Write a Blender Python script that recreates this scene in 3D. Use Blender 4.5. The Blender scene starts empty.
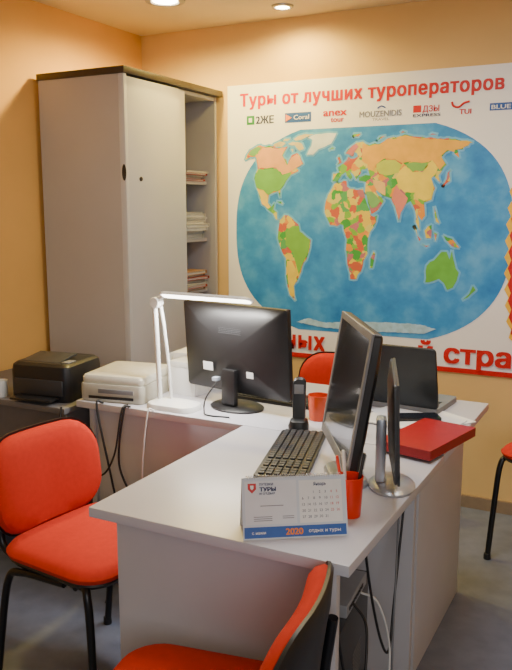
import bpy, bmesh, math, random
from mathutils import Vector, Matrix
random.seed(4)
C = bpy.context.scene.collection

# ------------------------------------------------------------ materials
MATS = {}
def mat(name, col, rough=0.5, metal=0.0, var=0.06, scale=30.0, bump=0.0, emis=None, estr=0.0, coat=0.0):
    if name in MATS: return MATS[name]
    m = bpy.data.materials.new(name); m.use_nodes = True
    nt = m.node_tree; b = nt.nodes['Principled BSDF']
    tc = nt.nodes.new('ShaderNodeTexCoord')
    n = nt.nodes.new('ShaderNodeTexNoise'); n.inputs['Scale'].default_value = scale
    n.inputs['Detail'].default_value = 4
    r = nt.nodes.new('ShaderNodeValToRGB')
    r.color_ramp.elements[0].position = 0.3; r.color_ramp.elements[1].position = 0.7
    r.color_ramp.elements[0].color = tuple(max(0, c*(1-var)) for c in col)+(1,)
    r.color_ramp.elements[1].color = tuple(min(1, c*(1+var)) for c in col)+(1,)
    nt.links.new(tc.outputs['Object'], n.inputs['Vector'])
    nt.links.new(n.outputs['Fac'], r.inputs['Fac'])
    nt.links.new(r.outputs['Color'], b.inputs['Base Color'])
    b.inputs['Roughness'].default_value = rough
    b.inputs['Metallic'].default_value = metal
    if coat: b.inputs['Coat Weight'].default_value = coat
    if bump:
        bp = nt.nodes.new('ShaderNodeBump'); bp.inputs['Strength'].default_value = bump
        bp.inputs['Distance'].default_value = 0.002
        n2 = nt.nodes.new('ShaderNodeTexNoise'); n2.inputs['Scale'].default_value = scale*12
        nt.links.new(tc.outputs['Object'], n2.inputs['Vector'])
        nt.links.new(n2.outputs['Fac'], bp.inputs['Height'])
        nt.links.new(bp.outputs['Normal'], b.inputs['Normal'])
    if emis:
        b.inputs['Emission Color'].default_value = emis+(1,)
        b.inputs['Emission Strength'].default_value = estr
    MATS[name] = m
    return m

M_wall  = mat('wall_paint', (0.78,0.52,0.21), 0.75, var=0.04, scale=3, bump=0.15)
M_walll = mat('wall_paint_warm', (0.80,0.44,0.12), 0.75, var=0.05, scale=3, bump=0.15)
M_ceil  = mat('ceiling_paint', (0.88,0.76,0.52), 0.8, var=0.02, scale=4)
M_floor = mat('linoleum', (0.165,0.19,0.27), 0.42, var=0.14, scale=14, bump=0.1)
M_desk  = mat('desk_laminate', (0.58,0.57,0.625), 0.35, var=0.02, scale=8)
M_panel = mat('desk_panel_laminate', (0.56,0.545,0.57), 0.45, var=0.02, scale=8)
M_cab   = mat('cabinet_laminate', (0.41,0.39,0.395), 0.45, var=0.02, scale=6)
M_cabd  = mat('cabinet_door_laminate', (0.50,0.50,0.53), 0.42, var=0.02, scale=6)
M_dark  = mat('dark_wood_trim', (0.035,0.022,0.018), 0.45, var=0.2)
M_orange= mat('orange_fabric', (0.56,0.020,0.003), 0.9, var=0.05, scale=60, bump=0.4)
M_blk   = mat('black_plastic', (0.013,0.013,0.015), 0.42)
M_blkm  = mat('black_metal', (0.012,0.012,0.014), 0.3, metal=0.3)
M_screen= mat('screen_glass', (0.012,0.016,0.026), 0.14, coat=0.4)
M_silver= mat('silver_plastic', (0.46,0.47,0.50), 0.3, metal=0.5)
M_grayp = mat('gray_plastic', (0.20,0.205,0.22), 0.45)
M_dgray = mat('dark_gray_plastic', (0.045,0.047,0.052), 0.4)
M_key   = mat('key_plastic', (0.03,0.03,0.034), 0.5)
M_white = mat('white_plastic', (0.80,0.80,0.78), 0.35)
M_cream = mat('cream_plastic', (0.46,0.44,0.37), 0.4)
M_beige = mat('beige_lid', (0.60,0.58,0.50), 0.4)
M_paper = mat('white_paper', (0.86,0.86,0.86), 0.7, var=0.02)
M_red   = mat('red_plastic', (0.72,0.028,0.008), 0.3)
M_redf  = mat('red_folder_card', (0.34,0.004,0.010), 0.4)
M_gtab  = mat('gray_laminate', (0.15,0.145,0.155), 0.5, var=0.05)
M_lamp  = mat('lit_diffuser', (1,1,1), 0.5, emis=(1.0,0.97,0.85), estr=9)
M_bulb  = mat('lit_bulb', (1,1,1), 0.5, emis=(1.0,0.82,0.5), estr=60)
M_tred  = mat('print_red', (0.60,0.010,0.010), 0.5)
M_blue  = mat('print_blue', (0.02,0.10,0.42), 0.5)
M_navy  = mat('print_navy', (0.02,0.03,0.12), 0.5)
M_green = mat('print_green', (0.02,0.25,0.06), 0.5)
M_pgray = mat('print_gray', (0.22,0.22,0.25), 0.5)
M_pora  = mat('print_orange', (0.9,0.25,0.02), 0.5)
M_yel   = mat('print_yellow', (0.95,0.55,0.03), 0.5)
M_vinyl = mat('banner_vinyl', (0.92,0.90,0.92), 0.45, var=0.02, scale=5)
M_shal  = mat('print_shallow_sea', (0.16,0.48,0.80), 0.5, var=0.1, scale=20)

def map_mats():
    m = bpy.data.materials.new('printed_ocean'); m.use_nodes=True
    nt=m.node_tree; b=nt.nodes['Principled BSDF']; tc=nt.nodes.new('ShaderNodeTexCoord')
    n=nt.nodes.new('ShaderNodeTexNoise'); n.inputs['Scale'].default_value=5; n.inputs['Detail'].default_value=8; n.inputs['Roughness'].default_value=0.6
    r=nt.nodes.new('ShaderNodeValToRGB'); cr=r.color_ramp
    cr.elements[0].position=0.30; cr.elements[0].color=(0.02,0.18,0.56,1)
    cr.elements[1].position=0.72; cr.elements[1].color=(0.14,0.46,0.84,1)
    e=cr.elements.new(0.5); e.color=(0.045,0.29,0.70,1)
    nt.links.new(tc.outputs['Object'],n.inputs['Vector']); nt.links.new(n.outputs['Fac'],r.inputs['Fac']); nt.links.new(r.outputs['Color'],b.inputs['Base Color'])
    b.inputs['Roughness'].default_value=0.45
    k = bpy.data.materials.new('printed_countries'); k.use_nodes=True
    nt=k.node_tree; b=nt.nodes['Principled BSDF']; tc=nt.nodes.new('ShaderNodeTexCoord')
    n=nt.nodes.new('ShaderNodeTexNoise'); n.inputs['Scale'].default_value=26; n.inputs['Detail'].default_value=5
    mx=nt.nodes.new('ShaderNodeMix'); mx.data_type='RGBA'; mx.inputs['Factor'].default_value=0.05
    v=nt.nodes.new('ShaderNodeTexVoronoi'); v.inputs['Scale'].default_value=31
    s=nt.nodes.new('ShaderNodeSeparateColor'); r=nt.nodes.new('ShaderNodeValToRGB'); cr=r.color_ramp; cr.interpolation='CONSTANT'
    cols=[(0.06,0.36,0.06),(0.82,0.58,0.04),(0.62,0.12,0.06),(0.22,0.50,0.05),(0.80,0.30,0.04),(0.72,0.62,0.12),(0.50,0.16,0.20),(0.10,0.40,0.12)]
    cr.elements[0].position=0; cr.elements[0].color=cols[0]+(1,)
    cr.elements[1].position=1/8; cr.elements[1].color=cols[1]+(1,)
    for i in range(2,8):
        e=cr.elements.new(i/8); e.color=cols[i]+(1,)
    nt.links.new(tc.outputs['Object'],n.inputs['Vector'])
    nt.links.new(tc.outputs['Object'],mx.inputs[6]); nt.links.new(n.outputs['Color'],mx.inputs[7])
    nt.links.new(mx.outputs[2],v.inputs['Vector']); nt.links.new(v.outputs['Color'],s.inputs[0])
    nt.links.new(s.outputs[0],r.inputs['Fac']); nt.links.new(r.outputs['Color'],b.inputs['Base Color'])
    b.inputs['Roughness'].default_value=0.5
    return m,k
M_ocean, M_land = map_mats()

# ------------------------------------------------------------ helpers
def thing(name, label, cat, loc=(0,0,0), rot=0.0, group=None, kind=None):
    e = bpy.data.objects.new(name, None); e.empty_display_size=0.1
    e.location=loc; e.rotation_euler=(0,0,rot); C.objects.link(e)
    e['label']=label; e['category']=cat
    if group: e['group']=group
    return e

def mk(name, verts, faces, m, parent=None, loc=(0,0,0), rot=(0,0,0), smooth=False, label=None, recalc=True):
    me=bpy.data.meshes.new(name); me.from_pydata([tuple(v) for v in verts],[],faces); me.update()
    if recalc:
        bm=bmesh.new(); bm.from_mesh(me); bmesh.ops.recalc_face_normals(bm,faces=bm.faces); bm.to_mesh(me); bm.free()
    return mobj(name,me,m,parent,loc,rot,smooth,label)

def mobj(name, me, m, parent, loc, rot, smooth, label=None):
    me.materials.clear(); me.materials.append(m)
    if smooth:
        for p in me.polygons: p.use_smooth=True
        try: me.set_sharp_from_angle(angle=math.radians(38))
        except Exception: pass
    o=bpy.data.objects.new(name,me); C.objects.link(o)
    if parent: o.parent=parent
    o.location=loc; o.rotation_euler=rot
    if label: o['label']=label
    return o

def boxbm(bm, size, c=(0,0,0), bevel=0.0, seg=2, rot=None):
    r=bmesh.ops.create_cube(bm,size=1.0)
    vs=r['verts']
    for v in vs: v.co=Vector((v.co.x*size[0],v.co.y*size[1],v.co.z*size[2]))
    if bevel>0:
        es=list({e for v in vs for e in v.link_edges})
        rr=bmesh.ops.bevel(bm,geom=es,offset=bevel,segments=seg,profile=0.6,affect='EDGES')
        vs=list({v for f in rr['faces'] for v in f.verts}|{v for v in vs if v.is_valid})
    M=Matrix.Translation(Vector(c))
    if rot is not None: M=M@rot
    for v in vs: v.co=M@v.co

def box(name,size,c,m,parent=None,bevel=0.002,rot=(0,0,0),label=None,seg=2):
    bm=bmesh.new(); boxbm(bm,size,(0,0,0),bevel,seg)
    me=bpy.data.meshes.new(name); bm.to_mesh(me); bm.free()
    return mobj(name,me,m,parent,c,rot,True,label)

def boxes(name,lst,m,parent=None,bevel=0.001,loc=(0,0,0),rot=(0,0,0),label=None):
    bm=bmesh.new()
    for s,c in lst: boxbm(bm,s,c,bevel,1)
    me=bpy.data.meshes.new(name); bm.to_mesh(me); bm.free()
    return mobj(name,me,m,parent,loc,rot,bevel>0,label)

def lathe(name,prof,m,parent=None,loc=(0,0,0),rot=(0,0,0),seg=32,sx=1,sy=1,label=None):
    vs=[];fs=[];n=len(prof)
    for r,z in prof:
        r=max(r,0.0002)
        for i in range(seg):
            a=2*math.pi*i/seg; vs.append((r*math.cos(a)*sx,r*math.sin(a)*sy,z))
    for j in range(n-1):
        for i in range(seg):
            k=(i+1)%seg; fs.append((j*seg+i,j*seg+k,(j+1)*seg+k,(j+1)*seg+i))
    fs.append(tuple(range(seg))); fs.append(tuple((n-1)*seg+i for i in range(seg)))
    return mk(name,vs,fs,m,parent,loc,rot,True,label)

def rrect(w,h,r,n=6):
    pts=[]
    for cx,cy,a0 in ((w/2-r,h/2-r,0),(-w/2+r,h/2-r,90),(-w/2+r,-h/2+r,180),(w/2-r,-h/2+r,270)):
        for i in range(n+1):
            a=math.radians(a0+90*i/n); pts.append((cx+r*math.cos(a),cy+r*math.sin(a)))
    return pts

def pad(name,outline,rings,m,parent=None,xf=None,loc=(0,0,0),rot=(0,0,0),label=None):
    xf=xf or (lambda x,y,t:(x,y,t))
    vs=[];fs=[];n=len(outline)
    o2=[]
    for i in range(n):
        a=Vector(outline[i]); b=Vector(outline[(i+1)%n]); k=max(1,int((b-a).length/0.04))
        for j in range(k): o2.append(a.lerp(b,j/k))
    n=len(o2)
    for s,t in rings:
        for p in o2: vs.append(xf(p.x*s,p.y*s,t))
    for j in range(len(rings)-1):
        for i in range(n):
            k=(i+1)%n; fs.append((j*n+i,j*n+k,(j+1)*n+k,(j+1)*n+i))
    fs.append(tuple(range(n))); fs.append(tuple((len(rings)-1)*n+i for i in range(n)))
    return mk(name,vs,fs,m,parent,loc,rot,True,label)

def crom(pts,n=8):
    P=[Vector(p) for p in pts]
    if len(P)==2: return P
    P=[P[0]*2-P[1]]+P+[P[-1]*2-P[-2]]; out=[]
    for i in range(1,len(P)-2):
        for k in range(n):
            t=k/n; a,b,c,d=P[i-1],P[i],P[i+1],P[i+2]
            out.append(0.5*((2*b)+(c-a)*t+(2*a-5*b+4*c-d)*t*t+(3*b-a-3*c+d)*t**3))
    out.append(P[-2]); return out

def tube(name,pts,rad,m,parent=None,loc=(0,0,0),rot=(0,0,0),n=8,label=None,smoothpath=True,res=4):
    cu=bpy.data.curves.new(name,'CURVE'); cu.dimensions='3D'; cu.bevel_depth=rad; cu.bevel_resolution=res; cu.use_fill_caps=True
    Q=crom(pts,n) if smoothpath else [Vector(p) for p in pts]
    sp=cu.splines.new('POLY'); sp.points.add(len(Q)-1)
    for i,q in enumerate(Q): sp.points[i].co=(q.x,q.y,q.z,1)
    t=bpy.data.objects.new('tmp',cu); C.objects.link(t)
    dg=bpy.context.evaluated_depsgraph_get(); me=bpy.data.meshes.new_from_object(t.evaluated_get(dg))
    bpy.data.objects.remove(t); bpy.data.curves.remove(cu); me.name=name
    return mobj(name,me,m,parent,loc,rot,True,label)

def text(name,body,m,parent,loc,rot=(math.pi/2,0,0),width=None,height=0.05,bold=0.0,center=False,label=None,sp=1.0):
    cu=bpy.data.curves.new(name,'FONT'); cu.body=body; cu.size=1.0; cu.resolution_u=3; cu.space_character=sp
    t=bpy.data.objects.new('tmp',cu); C.objects.link(t)
    dg=bpy.context.evaluated_depsgraph_get(); me=bpy.data.meshes.new_from_object(t.evaluated_get(dg))
    bpy.data.objects.remove(t); bpy.data.curves.remove(cu)
    if not me.vertices: return None
    vs=[v.co.copy() for v in me.vertices]; fs=[tuple(p.vertices) for p in me.polygons]
    bpy.data.meshes.remove(me)
    offs=[(0,0)] if bold<=0 else [(0,0),(bold,bold*.5),(-bold,bold*.5),(bold,-bold*.5),(-bold,-bold*.5)]
    V=[];F=[]
    for i,(dx,dy) in enumerate(offs):
        b0=len(V); V+=[Vector((v.x+dx,v.y+dy,0.00025*i)) for v in vs]; F+=[tuple(b0+k for k in f) for f in fs]
    xs=[v.x for v in V]; w=max(xs)-min(xs); x0=min(xs)
    sy=height/0.70; sx=(width/w) if width else sy
    for v in V:
        v.x=(v.x-x0)*sx-(w*sx/2 if center else 0); v.y*=sy
    me=bpy.data.meshes.new(name); me.from_pydata([tuple(v) for v in V],[],F); me.update()
    return mobj(name,me,m,parent,loc,rot,False,label)

from mathutils.geometry import tessellate_polygon
def flat(name,pts,m,parent,loc=(0,0,0),rot=(math.pi/2,0,0),label=None):
    vs=[(p[0],p[1],0) for p in pts]; fs=tessellate_polygon([[Vector(v) for v in vs]])
    return mk(name,vs,[tuple(f) for f in fs],m,parent,loc,rot,False,label)

# ------------------------------------------------------------ room
XL,YB,ZC=-2.60,3.62,2.38
XR,YF=2.0,-1.6
def struct(name,size,c,m,bevel=0.0):
    bm=bmesh.new(); boxbm(bm,size,(0,0,0),bevel)
    me=bpy.data.meshes.new(name); bm.to_mesh(me); bm.free()
    o=mobj(name,me,m,None,c,(0,0,0),False); o['kind']='structure'; return o
struct('floor',(XR-XL+0.2,YB-YF+0.2,0.1),((XL+XR)/2,(YB+YF)/2,-0.05),M_floor)
struct('ceiling',(XR-XL+0.2,YB-YF+0.2,0.1),((XL+XR)/2,(YB+YF)/2,ZC+0.05),M_ceil)
struct('wall_back',(XR-XL+0.2,0.1,ZC),((XL+XR)/2,YB+0.05,ZC/2),M_wall)
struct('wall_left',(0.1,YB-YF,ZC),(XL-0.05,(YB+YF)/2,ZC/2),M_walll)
struct('wall_right',(0.1,YB-YF,ZC),(XR+0.05,(YB+YF)/2,ZC/2),M_wall)
M_bb=mat('baseboard_plastic',(0.28,0.20,0.13),0.5)
struct('baseboard_back',(XR-XL-0.04,0.015,0.06),((XL+XR)/2,YB-0.008,0.03),M_bb)
struct('baseboard_left',(0.015,YB-YF-0.04,0.06),(XL+0.008,(YB+YF)/2,0.03),M_bb)

# ------------------------------------------------------------ cabinet
CX0,CX1,CY0,CY1,CH=-2.565,-2.08,2.76,3.60,2.05
cab=thing('office_cabinet','tall light gray sliding-door office cabinet with dark top trim','cabinet',((CX0+CX1)/2,(CY0+CY1)/2,0))
W,D=CX1-CX0,CY1-CY0
t=0.018
body=boxes('body',[((W-0.03,t,CH-0.03),(-0.015,-D/2+t/2,(CH-0.03)/2)),((W-0.03,t,CH-0.03),(-0.015,D/2-t/2,(CH-0.03)/2)),
  ((t,D-2*t,CH-0.03),(-W/2+t/2,0,(CH-0.03)/2)),((W-0.03-t,D-2*t,0.06),(-0.01,0,0.03)),((W-0.03-t,D-2*t,t),(-0.01,0,CH-0.04))],M_cab,cab,0.001)
for z in (0.38,0.70,1.01,1.285,1.585):
    box('shelf',(W-0.09-t,D-2*t-0.002,t),(-0.03,0,z-t/2),M_cab,cab,0.001)
box('top_trim',(W+0.012,D+0.012,0.03),(0,0,CH-0.015),M_dark,cab,0.003)
d1=box('door',(0.014,0.42,CH-0.10),(W/2-0.008,-D/2+0.21+0.02,0.06+(CH-0.10)/2),M_cabd,cab,0.001)
d2=box('door',(0.014,0.42,CH-0.10),(W/2-0.024,-D/2+0.30,0.06+(CH-0.10)/2),M_cabd,cab,0.001)
box('front_stile',(0.03,0.02,CH-0.03),(W/2-0.015,-D/2+0.01,(CH-0.03)/2),M_cabd,cab,0.001)
lathe('handle',[(0.0,0),(0.020,0.0),(0.021,0.002),(0.015,0.003),(0.013,0.001),(0,0.001)],M_blk,cab,(W/2-0.008,-D/2-0.001,1.60),(math.pi/2,0,0),sy=1.7,sx=0.55,label='black recessed oval grip')
lathe('lock',[(0,0),(0.010,0),(0.010,0.004),(0.004,0.005),(0,0.005)],M_dark,d1,(0.007,-0.12,0.54),(0,math.pi/2,0))

bcol=[(0.35,0.05,0.03),(0.60,0.57,0.52),(0.45,0.25,0.12),(0.55,0.10,0.05),(0.62,0.58,0.50),(0.38,0.39,0.43)]
bnm=['dark red','off-white','brown','red','cream','gray']
M_opap=mat('aged_paper',(0.66,0.63,0.56),0.7)
def stack(n,x,y,z0,cols):
    z=z0
    for i in range(n):
        hh=random.choice([0.010,0.014,0.018]); c=cols[i%len(cols)]
        b=thing('document_folder',bnm[c]+' document folder lying in a shelf pile','folder',(x+random.uniform(-.02,.02),y+random.uniform(-.01,.01),z),random.uniform(-.06,.06),'document folders piled on shelves')
        boxes('cover',[((0.30,0.22,0.0015),(0,0,0.00075)),((0.30,0.22,0.0015),(0,0,hh-0.00075)),((0.30,0.0015,hh),(0,0.11,hh/2))],mat('binder_card_%d'%c,bcol[c],0.6),b,0)
        box('paper_block',(0.285,0.208,hh-0.003),(0,0,hh/2),M_opap,b,0.0004)
        z+=hh
stack(5,-2.30,3.44,1.585,[3,4,1,0,4,1])
stack(10,-2.30,3.44,1.285,[1,4,5,1,4,4,1])
stack(8,-2.30,3.44,1.01,[2,3,4,1,4,0,2])
stack(5,-2.30,3.44,0.70,[2,4,1,3,2])
def folder(x,y,z,h,th,dp,c):
    f=thing('binder',bnm[c]+' card binder standing on a cabinet shelf','binder',(x,y,z),0,'binders on the cabinet shelves')
    mm=mat('binder_card_%d'%c,bcol[c],0.6)
    boxes('cover',[((dp,0.002,h),(0,-th/2+0.001,h/2)),((dp,0.002,h),(0,th/2-0.001,h/2)),((0.002,th,h),(dp/2-0.001,0,h/2))],mm,f,0.0004)
    box('paper_block',(dp-0.012,th-0.006,h-0.012),(-0.004,0,h/2),M_opap,f,0.0005)
y=3.25
for c,th in ((5,0.028),(1,0.03)):
    folder(-2.28,y,1.285,0.20,th,0.24,c); y+=th+0.003

# ------------------------------------------------------------ poster banner
PX0,PX1,PZ0,PZ1=-2.05,-0.52,0.665,2.075
pcx=(PX0+PX1)/2
po=thing('travel_poster','large white vinyl travel poster with oval world map, red lettering','poster',(pcx,YB,0))
vs=[];fs=[];nx,nz=40,30
for j in range(nz+1):
    for i in range(nx+1):
        vs.append(((i/nx-0.5)*(PX1-PX0),-0.006,PZ0+(PZ1-PZ0)*j/nz))
for j in range(nz):
    for i in range(nx):
        a=j*(nx+1)+i; fs.append((a,a+1,a+nx+2,a+nx+1))
mk('sheet',vs,fs,M_vinyl,po)
R90=(math.pi/2,0,0)
L1,L15,L2,L25,L3=-0.0070,-0.0080,-0.0095,-0.0105,-0.0118
def PXl(x): return x-pcx
text('lettering','Туры от лучших туроператоров',M_tred,po,(PXl(-1.975),L1,1.967),width=1.335,height=0.060,bold=0.040,label='red headline lettering',sp=1.10)
text('lettering','лярных',M_tred,po,(PXl(-1.93),L3,0.712),width=0.455,height=0.092,bold=0.036,label='red lettering',sp=1.10)
text('lettering','й стра',M_tred,po,(PXl(-0.985),L3,0.712),width=0.440,height=0.090,bold=0.040,label='red lettering',sp=1.05)
box('printed_stripe',(PX1-PX0,0.0008,0.024),(0,L1,PZ0+0.012),M_tred,po,0)
mcx,mcz,hw,hh=-1.285,1.325,0.715,0.51
C0=33
def fxl(lat): 
    l=abs(lat)/90; return 1-0.52*l**2.5
def proj(lon,lat):
    l=max(-1,min(1,lat/90)); fx=fxl(lat)+0.12*abs(l)**3
    y=1.24*l-0.24*l**3
    return (hw*(lon-C0)/180*fx*1.03, hh*y)
def projo(s,lat):
    l=lat/90; return (s*hw*fxl(lat),hh*(1.24*l-0.24*l**3))
outl=[projo(1,-90+i*5) for i in range(37)]+[projo(-1,90-i*5) for i in range(37)]
flat('printed_ocean',outl,M_ocean,po,(PXl(mcx),L1,mcz))
NAm=[(-158,66),(-152,71),(-140,70),(-125,70),(-110,68),(-95,69),(-94,60),(-85,56),(-80,52),(-79,60),(-72,62),(-65,59),(-56,52),(-65,49),(-60,46),(-70,43),(-75,38),(-81,31),(-80,25),(-84,30),(-90,29),(-97,27),(-97,21),(-91,18),(-87,21),(-88,16),(-83,14),(-82,9),(-78,8),(-84,9),(-88,13),(-96,16),(-105,20),(-110,26),(-114,31),(-118,34),(-124,40),(-124,48),(-132,55),(-140,60),(-148,60),(-153,57),(-156,61)]
land=[NAm,
[(-78,8),(-72,12),(-62,10),(-52,5),(-50,0),(-35,-6),(-39,-17),(-48,-26),(-54,-34),(-58,-38),(-65,-42),(-68,-50),(-68,-55),(-74,-50),(-73,-38),(-70,-20),(-76,-14),(-81,-5),(-80,1)],
[(-6,35),(10,37),(11,33),(20,31),(32,31),(38,20),(43,12),(51,12),(47,4),(40,-4),(40,-15),(35,-20),(32,-28),(26,-34),(18,-34),(14,-22),(12,-12),(13,-5),(9,1),(8,5),(-4,5),(-9,5),(-17,14),(-16,22),(-10,30)],
[(-9,37),(-9,43),(-1,44),(-4,48),(3,51),(8,54),(10,57),(14,55),(24,57),(22,60),(18,61),(17,57),(11,59),(5,60),(12,66),(20,70),(30,71),(41,67),(45,68),(60,69),(70,73),(85,74),(100,77),(113,74),(130,72),(150,71),(170,70),(180,68),(190,66),(180,63),(170,60),(163,60),(160,53),(156,57),(162,62),(150,59),(138,54),(141,48),(133,43),(128,40),(129,35),(126,37),(122,40),(118,38),(122,31),(117,23),(108,21),(109,12),(105,9),(100,13),(103,2),(98,8),(97,16),(92,22),(86,20),(80,14),(78,8),(73,18),(68,24),(57,26),(50,30),(49,29),(56,25),(59,22),(52,16),(44,13),(39,21),(35,29),(36,36),(27,37),(26,40),(41,41),(38,47),(30,46),(28,42),(23,38),(19,42),(13,45),(18,40),(15,38),(8,44),(3,42),(-2,37)],
[(-5,50),(1,52),(-2,56),(-4,58),(-6,56),(-3,53)],[(44,-25),(47,-25),(50,-15),(48,-13),(44,-18)],
[(131,32),(136,34),(141,36),(142,42),(145,44),(140,42),(137,37)],[(96,5),(105,-4),(103,-5)],[(109,2),(117,6),(117,-3),(111,-3)],
[(106,-7),(115,-8),(112,-9)],[(131,-1),(141,-3),(150,-9),(141,-8),(134,-4)],[(120,18),(122,14),(126,7),(122,8)],[(120,1),(124,0),(122,-5)],
[(-84,22),(-75,20),(-78,22)]]
AUS=[(114,-22),(122,-18),(130,-12),(136,-12),(140,-17),(142,-11),(146,-19),(153,-26),(150,-37),(144,-39),(138,-34),(131,-31),(124,-33),(115,-34)]
NZ=[(173,-35),(178,-38),(172,-44),(167,-46),(172,-41)]
GRE=[(-55,60),(-45,60),(-40,65),(-22,70),(-20,76),(-20,82),(-35,83),(-60,82),(-70,78),(-58,75),(-54,69)]
ARC=[[(-125,72),(-118,69),(-105,69),(-104,73),(-118,75)],[(-98,72),(-90,70),(-84,70),(-70,64),(-64,66),(-72,71),(-80,73),(-92,74)],[(-95,77),(-88,75),(-80,76),(-74,79),(-64,82),(-80,83),(-92,81)],[(-112,75),(-104,75),(-103,78),(-114,78)],[(-86,66),(-80,63),(-82,66)]]
ISL=[[(-22,64),(-14,65),(-18,66.5)],[(12,77),(22,77),(26,80),(14,80)],[(52,70),(55,72),(68,76),(58,75)],[(95,79),(105,79),(100,81)],[(138,75),(150,75),(144,76.5)]]
def dens(L,j=1.0):
    pts=[]
    for i in range(len(L)):
        a=L[i]; b=L[(i+1)%len(L)]; pts.append(proj(*a))
        n=int(math.hypot(a[0]-b[0],a[1]-b[1])/4)
        for k in range(1,n):
            u=k/n; pts.append(proj(a[0]+(b[0]-a[0])*u+random.uniform(-j,j),a[1]+(b[1]-a[1])*u+random.uniform(-j,j)))
    return pts
def polys(name,Ls,m,d,j=1.0):
    vs=[];fs=[]; D=[]
    for L in Ls:
        pts=dens(L,j); D.append(pts)
        base=len(vs); V=[Vector((p[0],p[1],0)) for p in pts]
        for f in tessellate_polygon([V]): fs.append(tuple(base+k for k in f))
        vs+=[tuple(v) for v in V]
    mk(name,vs,fs,m,po,(PXl(mcx),d,mcz),R90); return D
allD=polys('printed_continents',land,M_land,L2)
allD+=polys('printed_continents',[AUS,NZ],mat('print_leaf_green',(0.14,0.46,0.06),0.5,var=0.15,scale=12),L2)
allD+=polys('printed_continents',ARC,mat('print_peach',(0.66,0.55,0.26),0.5,var=0.2,scale=14),L2,0.4)
for q in ISL: allD+=polys('printed_island',[q],M_land,L2,0.3)
M_ice=mat('print_ice',(0.72,0.78,0.80),0.5,var=0.1,scale=14)
allD+=polys('printed_greenland',[GRE],M_ice,L2,0.5)
polys('printed_antarctica',[[(-90,-79),(-60,-73),(-30,-77),(10,-74),(50,-72),(90,-71),(130,-71),(160,-75),(150,-82),(60,-84),(-40,-84)]],mat('print_pale_ice',(0.40,0.62,0.80),0.5,var=0.2),L2,0.5)
def ov(L,col): polys('printed_country',[L],mat('print_c_%d'%int(col[0]*100+col[1]*1e4),col,0.5,var=0.08,scale=16),L25,0.6)
ov([(30,60),(30,69),(41,66),(45,67),(60,68),(70,72),(85,73),(100,76),(113,73),(130,71),(150,70),(170,69),(187,66),(178,63),(168,60.5),(160,60),(157,58),(150,60),(137,55),(140,49),(131,44),(125,52),(115,50),(98,51),(85,50),(75,54),(60,54),(50,50),(46,44),(38,47),(38,50),(30,53)],(0.84,0.44,0.04))
ov([(75,39),(80,44),(88,48),(97,43),(110,43),(118,49),(125,52),(130,46),(125,41),(119,38),(121,32),(117,24),(108,22),(98,24),(97,28),(85,28),(78,33)],(0.86,0.66,0.05))
ov([(89,49),(98,50.5),(115,50),(118,48),(110,43.5),(97,43.5)],(0.22,0.46,0.10))
ov([(50,50),(60,53),(75,53),(84,49),(79,43),(68,41),(54,42),(50,46)],(0.50,0.58,0.06))
ov([(69,24),(73,19),(78,9),(80,14),(86,20),(89,24),(80,29),(75,34),(71,28)],(0.74,0.24,0.18))
ov([(45,38),(54,37),(61,35),(61,26),(57,27),(50,30),(46,34)],(0.80,0.50,0.16))
ov([(36,29),(44,29),(50,26),(55,22),(50,18),(44,17),(39,22)],(0.20,0.44,0.14))
ov([(5,60),(12,66),(20,69),(24,66),(18,61),(15,57),(11,59)],(0.60,0.20,0.22))
ov([(-139,69),(-125,69),(-110,67),(-96,68),(-95,60),(-86,55),(-80,51),(-78,58),(-72,61),(-65,58),(-57,52),(-66,48),(-70,46),(-83,43),(-95,49),(-123,49),(-132,56),(-139,60)],(0.82,0.40,0.16))
ov([(-156,66),(-151,70),(-141,69),(-141,60),(-148,61),(-154,62)],(0.20,0.44,0.09))
ov([(-123,48),(-95,48.5),(-84,43),(-70,45),(-71,42),(-76,37),(-81,31),(-90,30),(-97,27),(-106,31),(-117,33),(-123,40)],(0.18,0.46,0.08))
ov([(-116,32),(-106,31),(-98,26),(-97,21),(-92,18),(-96,16.5),(-105,20.5),(-110,27)],(0.84,0.60,0.08))
ov([(-60,4),(-51,4),(-50,0),(-36,-6),(-39,-16),(-48,-25),(-54,-32),(-56,-25),(-60,-16),(-70,-10),(-70,0)],(0.20,0.48,0.06))
ov([(-69,-22),(-62,-22),(-58,-27),(-58,-37),(-64,-42),(-67,-52),(-72,-48),(-71,-36)],(0.84,0.62,0.06))
vs=[];fs=[];cnt=0
for pts in allD:
    for i in range(len(pts)):
        a=Vector(pts[i]); b=Vector(pts[(i+1)%len(pts)]); d=b-a
        if d.length<1e-5: continue
        d.normalize(); n=Vector((-d.y,d.x))*0.009; e=d*0.004
        k=len(vs); zz=(cnt%6)*0.00015; cnt+=1
        for q in (a-e-n,b+e-n,b+e+n,a-e+n): vs.append((q.x,q.y,zz))
        fs.append((k,k+1,k+2,k+3))
o=mk('printed_shallows',vs,fs,M_shal,po,(PXl(mcx),L15,mcz),R90,recalc=False)
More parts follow.
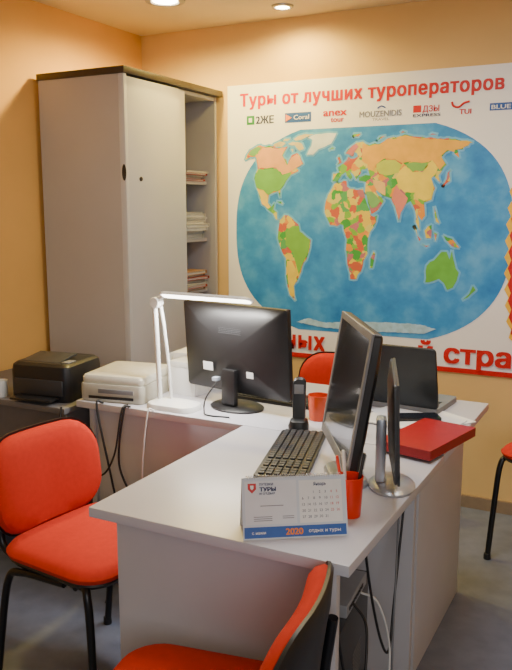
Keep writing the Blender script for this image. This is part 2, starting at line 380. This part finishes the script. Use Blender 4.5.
# jagged red graphic with yellow edge running down the poster's side
def jag(xin,amp,zlo,zhi,n):
    out=[(PX1-pcx,zlo),(PX1-pcx,zhi)]
    for i in range(n+1):
        u=i/n; z=zhi-(zhi-zlo)*u
        bul=math.sin(math.pi*min(1,max(0,u)))**0.5 if 0<u<1 else 0
        out.append((PX1-pcx-0.004-xin*bul-(amp if i%2 else 0),z-0.002))
    return out
flat('printed_burst',jag(0.060,0.018,0.82,1.78,26),M_yel,po,(0,L3,0))
flat('printed_burst',jag(0.046,0.014,0.84,1.66,22),M_tred,po,(0,L3-0.001,0))
def rect(x0,x1,z0,z1,m,dy=L1): 
    flat('logo',[(PXl(x0),z0),(PXl(x1),z0),(PXl(x1),z1),(PXl(x0),z1)],m,po,(0,dy,0))
z0=1.872
rect(-1.935,-1.89,z0,z0+0.045,M_green); rect(-1.922,-1.903,z0+0.012,z0+0.034,M_paper,L2)
text('logo','2ЖЕ',M_navy,po,(PXl(-1.882),L1,z0+0.004),width=0.105,height=0.036,bold=0.03)
rect(-1.715,-1.57,z0,z0+0.048,M_blue); flat('logo',[(PXl(-1.71),z0+0.006),(PXl(-1.675),z0+0.024),(PXl(-1.71),z0+0.042)],M_pora,po,(0,L2,0))
text('logo','Coral',M_paper,po,(PXl(-1.665),L2,z0+0.014),width=0.085,height=0.022,bold=0.01)
text('logo','anex',M_tred,po,(PXl(-1.505),L1,z0+0.022),width=0.125,height=0.036,bold=0.025)
text('logo','tour',M_tred,po,(PXl(-1.465),L1,z0-0.008),width=0.07,height=0.026,bold=0.02)
text('logo','MOUZENIDIS',M_pgray,po,(PXl(-1.315),L1,z0+0.006),width=0.21,height=0.027,bold=0.018)
text('logo','TRAVEL',M_pgray,po,(PXl(-1.25),L1,z0-0.013),width=0.085,height=0.012)
tube('logo',[(PXl(-1.225),L1,z0+0.045),(PXl(-1.205),L1,z0+0.054),(PXl(-1.185),L1,z0+0.045)],0.003,M_blue,po)
rect(-1.05,-1.012,z0+0.014,z0+0.046,M_tred); text('logo','ДЗЫ',M_tred,po,(PXl(-1.005),L1,z0+0.016),width=0.078,height=0.026,bold=0.02)
text('logo','EXPRESS',M_navy,po,(PXl(-1.05),L1,z0-0.006),width=0.13,height=0.013,bold=0.02)
tube('logo',[(PXl(-0.870),L1,z0+0.052),(PXl(-0.862),L1,z0+0.034),(PXl(-0.838),L1,z0+0.028),(PXl(-0.815),L1,z0+0.044),(PXl(-0.790),L1,z0+0.050)],0.005,M_tred,po)
text('logo','TUI',M_tred,po,(PXl(-0.835),L1,z0-0.004),width=0.055,height=0.022,bold=0.03)
rect(-0.70,-0.60,z0+0.004,z0+0.036,M_blue); text('logo','BLUE',M_paper,po,(PXl(-0.692),L2,z0+0.01),width=0.084,height=0.018,bold=0.02)

# ------------------------------------------------------------ desks
DZ=0.75
dk=thing('office_desk','light gray laminate office desk with panel legs, end toward the aisle','desk',(-0.81,1.715,0))
def D1(x,y): return (x+0.81,y-1.715)
box('tabletop',(0.655,0.77,0.025),(*D1(-0.8125,1.715),DZ-0.0125),M_desk,dk,0.003)
box('side_panel',(0.575,0.022,DZ-0.025),(*D1(-0.825,1.41),(DZ-0.025)/2),M_panel,dk,0.001)
box('side_panel',(0.54,0.022,DZ-0.055),(*D1(-0.83,2.085),0.03+(DZ-0.055)/2),M_panel,dk,0.001)
box('foot',(0.50,0.05,0.03),(*D1(-0.83,2.07),0.015),M_blk,dk,0.006)
box('modesty_panel',(0.018,0.652,0.42),(*D1(-0.90,1.747),DZ-0.025-0.21),M_panel,dk,0.001)
dk2=thing('office_desk','light gray laminate office desk with monitor and laptop, beside the cabinet','desk',(-1.17,2.43,0))
def D2(x,y): return (x+1.17,y-2.43)
box('tabletop',(1.355,0.655,0.025),(*D2(-1.163,2.43),DZ-0.0125),M_desk,dk2,0.003)
box('side_panel',(0.022,0.60,DZ-0.025),(*D2(-0.578,2.45),(DZ-0.025)/2),M_panel,dk2,0.001)
box('side_panel',(0.022,0.60,DZ-0.025),(*D2(-1.80,2.44),(DZ-0.025)/2),M_panel,dk2,0.001)
box('modesty_panel',(1.198,0.018,0.50),(*D2(-1.189,2.16),DZ-0.025-0.25),M_panel,dk2,0.001)

st=thing('side_table','dark gray laminate low table carrying the black printer','table',(-2.22,2.37,0))
box('tabletop',(0.70,0.60,0.022),(0,0,0.72-0.011),M_gtab,st,0.002)
for x in (-0.33,0.33): box('side_panel',(0.02,0.56,0.698),(x,0,0.349),M_gtab,st,0.001)
box('modesty_panel',(0.64,0.018,0.55),(0,-0.20,0.42),M_gtab,st,0.001)

# ------------------------------------------------------------ chairs
def chair(label,loc,rot):
    c=thing('visitor_chair',label,'chair',loc,rot,'orange visitor chairs')
    T=0.05
    def sxf(x,y,t): return (x,y,0.468+t-0.06*(min(0,y+0.12))**2*8-0.10*x*x)
    pad('seat',rrect(0.46,0.41,0.09),[(0.03,T*.55),(.6,T*.55),(.86,T*.45),(.95,T*.28),(1,0.0),(.985,-T*.2),(0.97,-T*.3),(0.03,-T*.3)],M_orange,c,sxf)
    pad('seat_shell',rrect(0.445,0.395,0.085),[(0.03,0.0),(.98,0.0),(1.0,-0.008),(.97,-0.018),(.85,-0.026),(0.03,-0.028)],M_blk,c,lambda x,y,t: sxf(x,y,t-0.014))
    def bxf(x,z,t):
        return (x,0.235+0.13*z-0.75*x*x-t+0.02,0.618+z)
    ol=rrect(0.425,0.30,0.11)
    pad('backrest',ol,[(0.03,0.045),(.6,0.045),(.88,0.038),(.96,0.026),(1,0.008),(.985,0.0),(0.03,0.0)],M_orange,c,bxf)
    pad('backrest_shell',[(x*1.03,y*1.04) for x,y in ol],[(0.03,0.0),(.97,0.001),(1.0,0.004),(1.0,-0.003),(.95,-0.009),(.6,-0.013),(0.03,-0.013)],M_blk,c,bxf)
    for s in (-1,1):
        tube('leg',[(s*0.235,-0.20,0.0),(s*0.225,-0.185,0.22),(s*0.215,-0.165,0.405),(s*0.20,-0.12,0.434),(s*0.195,0.05,0.434)],0.0115,M_blkm,c)
        tube('leg',[(s*0.235,0.22,0.0),(s*0.228,0.19,0.20),(s*0.22,0.155,0.38),(s*0.215,0.10,0.416),(s*0.20,-0.06,0.420)],0.0115,M_blkm,c)
        tube('back_post',[(s*0.17,0.02,0.420),(s*0.17,0.17,0.423),(s*0.17,0.235,0.45),(s*0.165,0.250,0.54),(s*0.16,0.264,0.64)],0.0115,M_blkm,c)
        for yy in (-0.20,0.22): lathe('foot_cap',[(0.014,0),(0.015,0.004),(0.0135,0.025),(0.012,0.026)],M_blk,c,(s*0.235,yy,0))
    tube('crossbar',[(-0.20,-0.10,0.420),(0.20,-0.10,0.420)],0.010,M_blkm,c,smoothpath=False)
    return c
chair('orange fabric visitor chair at the long side of the desk',(-1.415,1.70,0),math.radians(84))
chair('orange fabric visitor chair turned sideways at the desk end',(-0.745,1.115,0),math.radians(-80))
chair('orange fabric visitor chair behind the desk by the wall',(-1.20,3.05,0),math.radians(10))
chair('orange fabric visitor chair against the wall beside the poster',(-0.24,3.22,0),math.radians(-15))

# ------------------------------------------------------------ monitors
def monitor(label,loc,rot,w,h,zc,tilt,mh,mb,base=None,front=None,th=0.03):
    o=thing('monitor',label,'monitor',loc,rot)
    if base is None: lathe('stand_base',[(0,0),(0.098,0),(0.10,0.006),(0.09,0.012),(0.04,0.018),(0,0.02)],mb,o,sx=1.05,sy=0.80)
    elif base=='round': lathe('stand_base',[(0,0),(0.083,0),(0.085,0.006),(0.077,0.011),(0.035,0.016),(0,0.018)],mb,o,sx=1.0,sy=0.70)
    else: pad('stand_base',rrect(0.19,0.10,0.045),[(0.05,0),(1,0),(1,0.008),(.9,0.016),(0.05,0.02)],mb,o)
    if base is None:
        box('stand_neck',(0.060,0.024,0.13),(0,0.040,0.015+0.065),mb,o,0.008)
    else:
        box('stand_neck',(0.050,0.026,zc-0.015),(0,0.030,0.015+(zc-0.015)/2),mb,o,0.008)
    R=(-tilt,0,0)
    pad('housing',rrect(w,h,0.012),[(0.03,0.0),(.985,0.0),(1,0.003),(1,th*0.55),(.96,th*0.75),(.80,th),(.62,th*1.35),(0.03,th*1.4)],mh,o,lambda x,z,t:(x,t-0.005,z),(0,0,zc),R)
    fm=front or mh
    bz=0.018
    boxes('bezel',[((w,0.006,bz),(0,0,h/2-bz/2)),((w,0.006,bz+0.008),(0,0,-h/2+bz/2+0.004)),((bz,0.006,h-0.03),(-w/2+bz/2,0,0)),((bz,0.006,h-0.03),(w/2-bz/2,0,0))],fm,o,0.001,(0,-0.006,zc),R)
    box('screen',(w-2*bz+0.002,0.003,h-2*bz),(0,-0.0055,zc),M_screen,o,0,R)
    return o
m1=monitor('black widescreen monitor seen from the rear on the desk',(-1.265,2.285,DZ),math.radians(180-11),0.465,0.315,0.212,math.radians(4),M_blk,M_blk)
boxes('vent_grille',[((0.10,0.003,0.002),(0,0,i*0.006)) for i in range(6)],M_dgray,m1,0,(0,0.040,0.27))
boxes('rating_sticker',[((0.045,0.001,0.03),(0.10,0,0.0)),((0.03,0.001,0.022),(-0.09,0,-0.01))],M_paper,m1,0,(0,0.040,0.145),(math.radians(-4),0,0))
box('video_plug',(0.022,0.024,0.014),(0.055,0.048,0.105),mat('pale_plug',(0.45,0.50,0.60),0.4),m1,0.003)
monitor('black monitor with gray trim tilted back, seen nearly edge-on',(-0.672,1.80,DZ),math.radians(-59),0.40,0.345,0.243,math.radians(9),M_blk,M_silver,'oval',M_grayp,th=0.034)
monitor('slim dark monitor with round silver stand turned to the aisle',(-0.545,1.795,DZ),math.radians(109),0.33,0.24,0.180,math.radians(2),M_dgray,M_silver,'round',th=0.014)

# ------------------------------------------------------------ keyboards
def keyboard(label,loc,rot):
    o=thing('keyboard',label,'keyboard',loc,rot)
    pad('case',rrect(0.43,0.140,0.012),[(0.03,0),(.99,0),(1,0.003),(1,0.009),(.985,0.012),(0.03,0.012)],M_blk,o)
    L=[]
    for r in range(6):
        y=0.052-r*0.0205-(0.0 if r else -0.004)
        for i in range(15): L.append(((0.0158,0.0158,0.005),(-0.200+i*0.0186,y,0.0135)))
        for i in range(3): L.append(((0.0158,0.0158,0.005),(0.090+i*0.0186,y,0.0135)))
        for i in range(3): L.append(((0.0158,0.0158,0.005),(0.154+i*0.0186,y,0.0135)))
    boxes('keys',L,M_key,o,0.0012)
keyboard('black computer keyboard on the desk before the tilted monitor',(-0.868,1.895,DZ),math.radians(-75))
keyboard('black computer keyboard behind the widescreen monitor',(-1.15,2.450,DZ),math.radians(-4))

# ------------------------------------------------------------ laptop
lp=thing('laptop','dark gray open laptop seen from the rear on the desk','laptop',(-0.77,2.63,DZ),math.radians(180-4))
pad('base',rrect(0.34,0.23,0.015),[(0.03,0),(1,0),(1,0.016),(.99,0.019),(0.03,0.019)],M_grayp,lp)
boxes('keys',[((0.017,0.014,0.002),(-0.14+i*0.02,0.08-0.018*r,0.0195)) for r in range(5) for i in range(15)],M_key,lp,0)
pad('screen_lid',rrect(0.34,0.225,0.015),[(0.03,0),(1,0),(1,0.006),(.99,0.009),(0.03,0.009)],mat('laptop_lid',(0.035,0.04,0.045),0.35,metal=0.4),lp,lambda x,z,t:(x,t,z+0.1125),(0,0.100,0.019),(math.radians(-14),0,0))

# ------------------------------------------------------------ lamp
la=thing('desk_lamp','white folding desk lamp with long lit head','lamp',(-1.46,2.18,DZ))
pad('lamp_base',rrect(0.20,0.12,0.05),[(0.03,0),(1,0),(1,0.008),(.94,0.018),(.6,0.026),(0.03,0.028)],M_white,la)
tube('lamp_post',[(-0.06,0,0.02),(-0.065,0,0.15),(-0.07,0.0,0.28),(-0.075,0.0,0.37)],0.009,M_white,la)
tube('lamp_post',[(-0.025,0.02,0.02),(-0.035,0.02,0.15),(-0.050,0.02,0.28),(-0.065,0.02,0.37)],0.006,M_white,la)
lathe('hinge',[(0,-0.018),(0.017,-0.018),(0.020,-0.014),(0.020,0.014),(0.017,0.018),(0,0.018)],M_white,la,(-0.07,0.005,0.37),(math.pi/2,0,0))
HR=(math.radians(-22),math.radians(1),math.radians(4))
pad('lamp_head',rrect(0.35,0.042,0.018),[(0.03,0.0),(1,0.0),(1,0.007),(.92,0.011),(0.03,0.012)],M_white,la,None,(0.135,-0.003,0.396),HR)
pad('diffuser',rrect(0.33,0.038,0.014),[(0.03,-0.003),(1,-0.003),(1,0.002),(0.03,0.002)],M_lamp,la,None,(0.135,-0.003,0.396),HR)
tube('head_arm',[(-0.07,0.004,0.37),(-0.06,0.0,0.385),(-0.03,-0.003,0.396)],0.007,M_white,la)
ld=bpy.data.lights.new('lamp_light','AREA'); ld.shape='RECTANGLE'; ld.size=0.3; ld.size_y=0.04; ld.energy=5; ld.color=(1,0.96,0.88)
lo=bpy.data.objects.new('lamp_light',ld); C.objects.link(lo); lo.parent=la; lo.location=(0.135,-0.010,0.380)

# ------------------------------------------------------------ black printer
pr=thing('printer','black laser printer on the gray side table','printer',(-2.050,2.24,0.72),math.radians(8))
pad('body',rrect(0.26,0.25,0.025),[(0.03,0),(.97,0),(1,0.01),(1,0.11),(.97,0.135),(.88,0.145),(0.03,0.145)],M_blk,pr)
box('output_tray',(0.17,0.13,0.008),(-0.02,-0.02,0.149),M_dgray,pr,0.003,(math.radians(6),0,0))
box('front_cover',(0.215,0.012,0.06),(0,-0.126,0.055),M_key,pr,0.005)
box('paper_tray',(0.18,0.07,0.008),(0,-0.152,0.018),M_blk,pr,0.003)
box('control_strip',(0.030,0.05,0.004),(0.095,-0.06,0.147),M_silver,pr,0.001)

# ------------------------------------------------------------ scanner
sc=thing('scanner','gray-beige flatbed scanner printer beside the black printer','scanner',(-1.725,2.27,DZ),math.radians(10))
pad('body',rrect(0.255,0.285,0.02),[(0.03,0),(.97,0),(1,0.008),(1,0.060),(.985,0.066),(0.03,0.066)],M_cream,sc)
pad('lid',rrect(0.248,0.275,0.02),[(0.03,0),(.99,0),(1,0.004),(1,0.020),(.96,0.028),(.9,0.030),(0.03,0.028)],M_beige,sc,None,(0,0.003,0.067))
box('button_strip',(0.14,0.004,0.016),(0.02,-0.1435,0.042),M_grayp,sc,0.001)
box('output_slot',(0.18,0.004,0.010),(0.0,-0.1435,0.018),M_blk,sc,0.001)

wb=thing('document_tray','white plastic document tray with papers behind the lamp','tray',(-1.560,2.605,DZ),math.radians(5))
boxes('tray_frame',[((0.24,0.27,0.004),(0,0,0.002+z)) for z in (0,0.07)]+[((0.004,0.27,0.13),(-0.12,0,0.065)),((0.004,0.27,0.13),(0.12,0,0.065)),((0.24,0.004,0.13),(0,0.135,0.065))],M_white,wb,0.0008)
box('paper_stack',(0.21,0.25,0.045),(0,-0.005,0.0265),M_paper,wb,0.001); box('paper_stack',(0.21,0.25,0.06),(0,-0.005,0.104),M_paper,wb,0.001)
bx=thing('paper_box','small white cardboard box standing behind the lamp base','box',(-1.53,2.39,DZ),math.radians(-4))
box('carton',(0.115,0.09,0.11),(0,0,0.055),M_paper,bx,0.002)
box('carton_lid',(0.119,0.094,0.022),(0,0,0.117),M_white,bx,0.002)

# ------------------------------------------------------------ cordless phone, mug
ph=thing('cordless_phone','black cordless phone upright in its cradle','phone',(-0.965,2.15,DZ),math.radians(20))
pad('cradle',rrect(0.065,0.075,0.025),[(0.03,0),(1,0),(1,0.012),(.85,0.028),(0.6,0.034),(0.03,0.034)],M_blk,ph)
pad('handset',rrect(0.042,0.145,0.018),[(0.03,-0.012),(.9,-0.012),(1,-0.006),(1,0.006),(.9,0.013),(0.03,0.014)],M_blk,ph,lambda x,z,t:(x,-t,z+0.072),(0,0.005,0.020),(math.radians(-8),0,0))
box('display',(0.03,0.002,0.03),(0,-0.005,0.13),M_grayp,ph,0.0005,(math.radians(-8),0,0))
def mug(label,loc,r,h,m,handle=True,rot=0,name=None):
    o=thing(name or ('mug' if handle else 'pen_cup'),label,'mug' if handle else 'cup',loc,rot)
    lathe('cup_body',[(0,0),(r*0.80,0),(r*0.84,0.003),(r,h),(r*0.94,h),(r*0.78,0.006),(0,0.006)],m,o)
    if handle: tube('handle',[(r*0.9,0,h*0.8),(r*1.5,0,h*0.72),(r*1.5,0,h*0.35),(r*0.86,0,h*0.25)],0.004,m,o)
    return o
mug('orange ceramic mug beside the cordless phone',(-0.950,2.275,DZ),0.036,0.085,mat('orange_ceramic',(0.80,0.09,0.02),0.25),True,0.5)
mug('white paper cup on the gray side table by the printer',(-2.215,2.105,0.72),0.025,0.065,M_white,False,0,'paper_cup')
mug('red plastic pen cup with pens near the desk edge',(-0.575,1.570,DZ),0.031,0.095,M_red,False)
for i,(dx,dy,mm,lab) in enumerate([(-0.012,0.008,M_white,'white'),(0.010,0.010,M_blk,'black'),(-0.008,-0.010,M_red,'red')]):
    pn=thing('pen',lab+' ballpoint pen standing in the pen cup','pen',(-0.575+dx*0.6,1.570+dy*0.6,DZ+0.008),0,'pens in the pen cup')
    pn.rotation_euler=(math.radians(-7 if dy>0 else 7),math.radians(-8 if dx<0 else 8),0)
    lathe('barrel',[(0.001,0),(0.003,0.008),(0.004,0.014),(0.004,0.135),(0.003,0.14)],mm,pn,seg=12)
    box('clip',(0.002,0.003,0.035),(0.005,0,0.12),M_silver,pn,0.0005)

# ------------------------------------------------------------ desk calendar
ca=thing('desk_calendar','white tent desk calendar with blue footer and red emblem','calendar',(-0.655,1.435,DZ),math.radians(34))
wC,hC=0.228,0.130; tl=math.radians(18)
dy=math.sin(tl)*hC; dz=math.cos(tl)*hC
f=box('front_card',(wC,0.0012,hC),(0,-dy/2,dz/2),mat('bluish_card',(0.66,0.72,0.80),0.6,var=0.02),ca,0,(-tl,0,0))
box('rear_card',(wC,0.0012,hC),(0,dy/2,dz/2),M_paper,ca,0,(tl,0,0))
tube('spiral_binding',[(-wC/2+0.01+i*0.001,0.004*math.cos(i*1.2),dz+0.001+0.004*math.sin(i*1.2)) for i in range(int((wC-0.02)/0.001))],0.0006,M_silver,ca,n=2,res=1)
RR=(math.pi/2,0,0)
def onf(name,pts,m,d=-0.0010): return flat(name,pts,m,f,(0,d,0),RR)
onf('footer_print',[(-wC/2+0.003,-hC/2+0.003),(wC/2-0.003,-hC/2+0.003),(wC/2-0.003,-hC/2+0.026),(-wC/2+0.003,-hC/2+0.026)],M_blue)
onf('page_print',[(-0.108,-0.034),(0.004,-0.034),(0.004,0.058),(-0.108,0.058)],mat('page_tint',(0.76,0.78,0.83),0.6,var=0.02))
onf('emblem_print',[(-0.101,0.053),(-0.083,0.053),(-0.083,0.041),(-0.092,0.032),(-0.101,0.041)],M_tred,-0.0014)
onf('emblem_print',[(-0.0955,0.049),(-0.0885,0.049),(-0.0885,0.043),(-0.092,0.039),(-0.0955,0.043)],M_paper,-0.0017)
text('lettering','ПУТЕВКИ',M_navy,f,(-0.076,-0.0014,0.048),width=0.030,height=0.005,bold=0.02)
text('lettering','ТУРЫ',M_navy,f,(-0.076,-0.0014,0.036),width=0.036,height=0.008,bold=0.05)
text('lettering','И ОТДЫХ',M_navy,f,(-0.076,-0.0014,0.029),width=0.034,height=0.004,bold=0.02)
boxes('address_print',[((0.04,0.0002,0.0014),(-0.07,0,-0.018-i*0.004)) for i in range(3)]+[((0.025,0.0002,0.0014),(-0.015,0,-0.018-i*0.004)) for i in range(2)]+[((0.05,0.0002,0.0016),(-0.05,0,0.005))],M_pgray,f,0,(0,-0.0014,0))
onf('month_print',[(0.010,-0.034),(0.104,-0.034),(0.104,0.056),(0.010,0.056)],M_paper)
text('lettering','Январь',M_navy,f,(0.042,-0.0014,0.044),width=0.028,height=0.007,bold=0.01)
k=1
for r in range(5):
    for c in range(7):
        if k>31 or (r==0 and c<2): continue
        text('lettering',str(k),M_tred if c>4 else M_navy,f,(0.016+c*0.0125,-0.0014,0.028-r*0.013),height=0.0055); k+=1
text('lettering','2020',M_pora,f,(-0.022,-0.0016,-hC/2+0.008),width=0.038,height=0.013,bold=0.04)
text('lettering','отдых и туры',M_paper,f,(0.028,-0.0016,-hC/2+0.011),width=0.070,height=0.007,bold=0.02)
text('lettering','с нами',M_paper,f,(-0.095,-0.0016,-hC/2+0.011),width=0.030,height=0.006,bold=0.02)

# ------------------------------------------------------------ papers, folder, phone on right side
for (x,y,z,a,h) in ((-0.655,2.47,0,58,0.004),(-0.665,2.39,0.004,80,0.004)):
    pp=thing('paper_sheets','loose white paper sheets on the desk by the laptop','paper',(x,y,DZ+z),math.radians(a))
    boxes('sheet',[((0.21,0.297,h),(0,0.0,h/2))],M_paper,pp,0)
rf=thing('red_folder','glossy dark red thick folder lying over the desk edge','folder',(-0.555,2.17,DZ+0.008),math.radians(-12))
boxes('cover',[((0.17,0.30,0.002),(0,0,0.001)),((0.17,0.30,0.002),(0,0,0.027)),((0.002,0.30,0.028),(0.085,0,0.014)),((0.17,0.002,0.028),(0,-0.15,0.014))],M_redf,rf,0.0005)
box('paper_block',(0.165,0.29,0.024),(0,0,0.014),M_paper,rf,0.0005)
sm=thing('smartphone','black smartphone lying on papers by the laptop','phone',(-0.655,2.415,DZ+0.0081),math.radians(-60))
pad('case',rrect(0.075,0.15,0.010),[(0.03,0),(1,0),(1,0.008),(0.03,0.009)],M_blk,sm)
box('display',(0.066,0.136,0.0008),(0,0,0.0093),M_screen,sm,0)
ms=thing('computer_mouse','black computer mouse beside the keyboard','mouse',(-0.80,2.17,DZ),math.radians(-60))
pad('shell',rrect(0.058,0.10,0.028),[(0.03,0),(.95,0),(1,0.006),(.95,0.018),(.75,0.028),(.4,0.034),(0.03,0.035)],M_blk,ms)
lathe('scroll_wheel',[(0,-0.003),(0.006,-0.003),(0.006,0.003),(0,0.003)],M_grayp,ms,(0,0.028,0.028),(0,math.pi/2,0),seg=16)

# ------------------------------------------------------------ computer tower under desk
tw=thing('computer_tower','black computer tower standing on the floor under the desk','computer',(-0.715,1.73,0),math.radians(8))
box('case',(0.19,0.40,0.42),(0,0,0.22),M_dgray,tw,0.006)
box('front_panel',(0.186,0.015,0.41),(0,-0.204,0.22),M_blk,tw,0.005)
for z in (0.36,0.31): box('drive_bay',(0.15,0.004,0.04),(0,-0.2125,z),M_grayp,tw,0.001)
boxes('side_vent',[((0.002,0.10,0.004),(0,0.05,i*0.012)) for i in range(8)],M_grayp,tw,0,(0.0955,0,0.20))
for x in (-0.07,0.07):
    for y in (-0.17,0.17): lathe('foot',[(0,0),(0.014,0),(0.014,0.012),(0,0.012)],M_blk,tw,(x,y,0),seg=16)
rt=thing('network_switch','small gray network switch standing on the computer tower','switch',(-0.70,1.76,0.43),math.radians(5))
box('case',(0.16,0.20,0.035),(0,0,0.0175),M_silver,rt,0.004)
boxes('ports',[((0.002,0.014,0.010),(0,-0.07+i*0.02,0)) for i in range(7)],M_blk,rt,0,(0.0805,0,0.017))
ps=thing('power_strip','white power strip lying on the floor under the desk','power strip',(-0.53,1.93,0),math.radians(80))
box('case',(0.22,0.05,0.03),(0,0,0.015),M_white,ps,0.006)
boxes('sockets',[((0.032,0.032,0.003),(-0.075+i*0.05,0,0.031)) for i in range(4)],M_grayp,ps,0.001)

# ------------------------------------------------------------ cables
def cable(label,pts,r=0.003,m=None):
    o=thing('power_cable',label,'cable',pts[0]); p0=Vector(pts[0])
    tube('cord',[tuple(Vector(p)-p0) for p in pts],r,m or M_blk,o)
cable('black power cable hanging down the desk front',[(-1.60,2.11,0.754),(-1.61,2.085,0.74),(-1.63,2.075,0.55),(-1.58,2.08,0.40),(-1.62,2.09,0.2),(-1.60,2.08,0.004),(-1.50,2.03,0.004)],0.004)
cable('black data cable looping down the desk front',[(-1.72,2.11,0.754),(-1.73,2.085,0.74),(-1.66,2.07,0.48),(-1.64,2.08,0.33),(-1.66,2.08,0.15),(-1.70,2.06,0.004)],0.004)
cable('black data cable sagging from the printer to the desk',[(-1.86,2.045,0.735),(-1.85,2.03,0.68),(-1.80,2.04,0.55),(-1.70,2.05,0.50),(-1.64,2.06,0.58),(-1.62,2.085,0.74),(-1.62,2.12,0.7545)],0.0035)
cable('white cable hanging down the desk front',[(-1.50,2.11,0.753),(-1.51,2.085,0.74),(-1.53,2.075,0.5),(-1.50,2.08,0.3),(-1.53,2.08,0.1),(-1.58,2.06,0.004)],0.003,M_white)
cable('black video cable from the monitor across the desk',[(-1.310,2.225,0.852),(-1.330,2.18,0.80),(-1.325,2.16,0.760),(-1.30,2.14,0.7535),(-1.22,2.15,0.7535)],0.0025)
cable('black cable hanging under the desk end',[(-0.60,1.44,0.60),(-0.57,1.50,0.40),(-0.555,1.62,0.20),(-0.55,1.75,0.004),(-0.57,1.80,0.004)],0.004)
cable('gray cable trailing under the desk end',[(-0.60,2.06,0.66),(-0.58,1.98,0.45),(-0.56,1.90,0.20),(-0.54,1.86,0.06),(-0.53,1.86,0.035)],0.003,M_grayp)
cable('black cable hanging under the desk end',[(-0.58,2.06,0.70),(-0.575,1.95,0.35),(-0.565,1.88,0.24),(-0.565,1.80,0.32),(-0.57,1.72,0.50),(-0.575,1.66,0.70)],0.0035)
cable('black cable looping from the switch to the desk',[(-0.615,1.72,0.448),(-0.57,1.70,0.40),(-0.55,1.62,0.28),(-0.56,1.54,0.34),(-0.58,1.50,0.55),(-0.59,1.48,0.70)],0.0035)
cable('white cable looping from the switch to the floor',[(-0.615,1.78,0.448),(-0.575,1.80,0.42),(-0.555,1.85,0.28),(-0.550,1.84,0.12),(-0.535,1.88,0.035)],0.003,M_white)

# ------------------------------------------------------------ ceiling spots
def spot(x,y,lab,power,s=1.0):
    o=thing('ceiling_spotlight',lab,'light',(x,y,ZC),0,'recessed ceiling spotlights')
    lathe('trim_ring',[(0.034*s,0),(0.052*s,0),(0.050*s,-0.008),(0.036*s,-0.010),(0.034*s,-0.002)],M_silver,o)
    lathe('bulb',[(0,-0.0005),(0.032*s,-0.0005),(0.03*s,-0.006),(0,-0.012)],M_bulb,o)
    l=bpy.data.lights.new('spot_light','SPOT'); l.energy=power; l.color=(1.0,0.74,0.18); l.spot_size=math.radians(170); l.spot_blend=0.5; l.shadow_soft_size=0.05
    q=bpy.data.objects.new('spot_light',l); C.objects.link(q); q.parent=o; q.location=(0,0,-0.03)
spot(-1.63,3.40,'small lit recessed ceiling spotlight near the poster wall',30)
spot(-2.06,3.06,'bright lit recessed ceiling spotlight above the cabinet',90,1.8)
spot(-2.15,1.5,'lit recessed ceiling spotlight over the desks',12)
spot(-0.3,2.6,'lit recessed ceiling spotlight over the desks',6)
spot(-0.6,0.9,'lit recessed ceiling spotlight over the desks',4)

def area(name,loc,target,size,sy,e,col):
    l=bpy.data.lights.new(name,'AREA'); l.shape='RECTANGLE'; l.size=size; l.size_y=sy; l.energy=e; l.color=col
    q=bpy.data.objects.new(name,l); C.objects.link(q); q.location=loc
    q.rotation_euler=(Vector(target)-Vector(loc)).to_track_quat('-Z','Y').to_euler()
area('window_daylight',(1.2,-1.4,1.7),(-1.2,2.4,0.9),1.6,1.4,33,(0.94,0.96,1.0))
area('overhead_fill_light',(-0.7,2.2,2.33),(-0.7,2.2,0),0.6,0.6,20,(0.97,0.98,1.0))  # unseen soft fill above the desks for overall brightness; no panel fixture modelled
w=bpy.data.worlds.new('room_ambient'); w.use_nodes=True
w.node_tree.nodes['Background'].inputs[0].default_value=(0.86,0.90,1.0,1); w.node_tree.nodes['Background'].inputs[1].default_value=0.17
bpy.context.scene.world=w

# ------------------------------------------------------------ camera
cd=bpy.data.cameras.new('camera'); cam=bpy.data.objects.new('camera',cd); C.objects.link(cam)
cam.location=(0,0,1.45); cd.sensor_fit='VERTICAL'; cd.sensor_height=24; cd.lens=760/670*24
cam.rotation_euler=(math.radians(90-9.56),0,math.radians(27.5))
cd.clip_start=0.05
bpy.context.scene.camera=cam
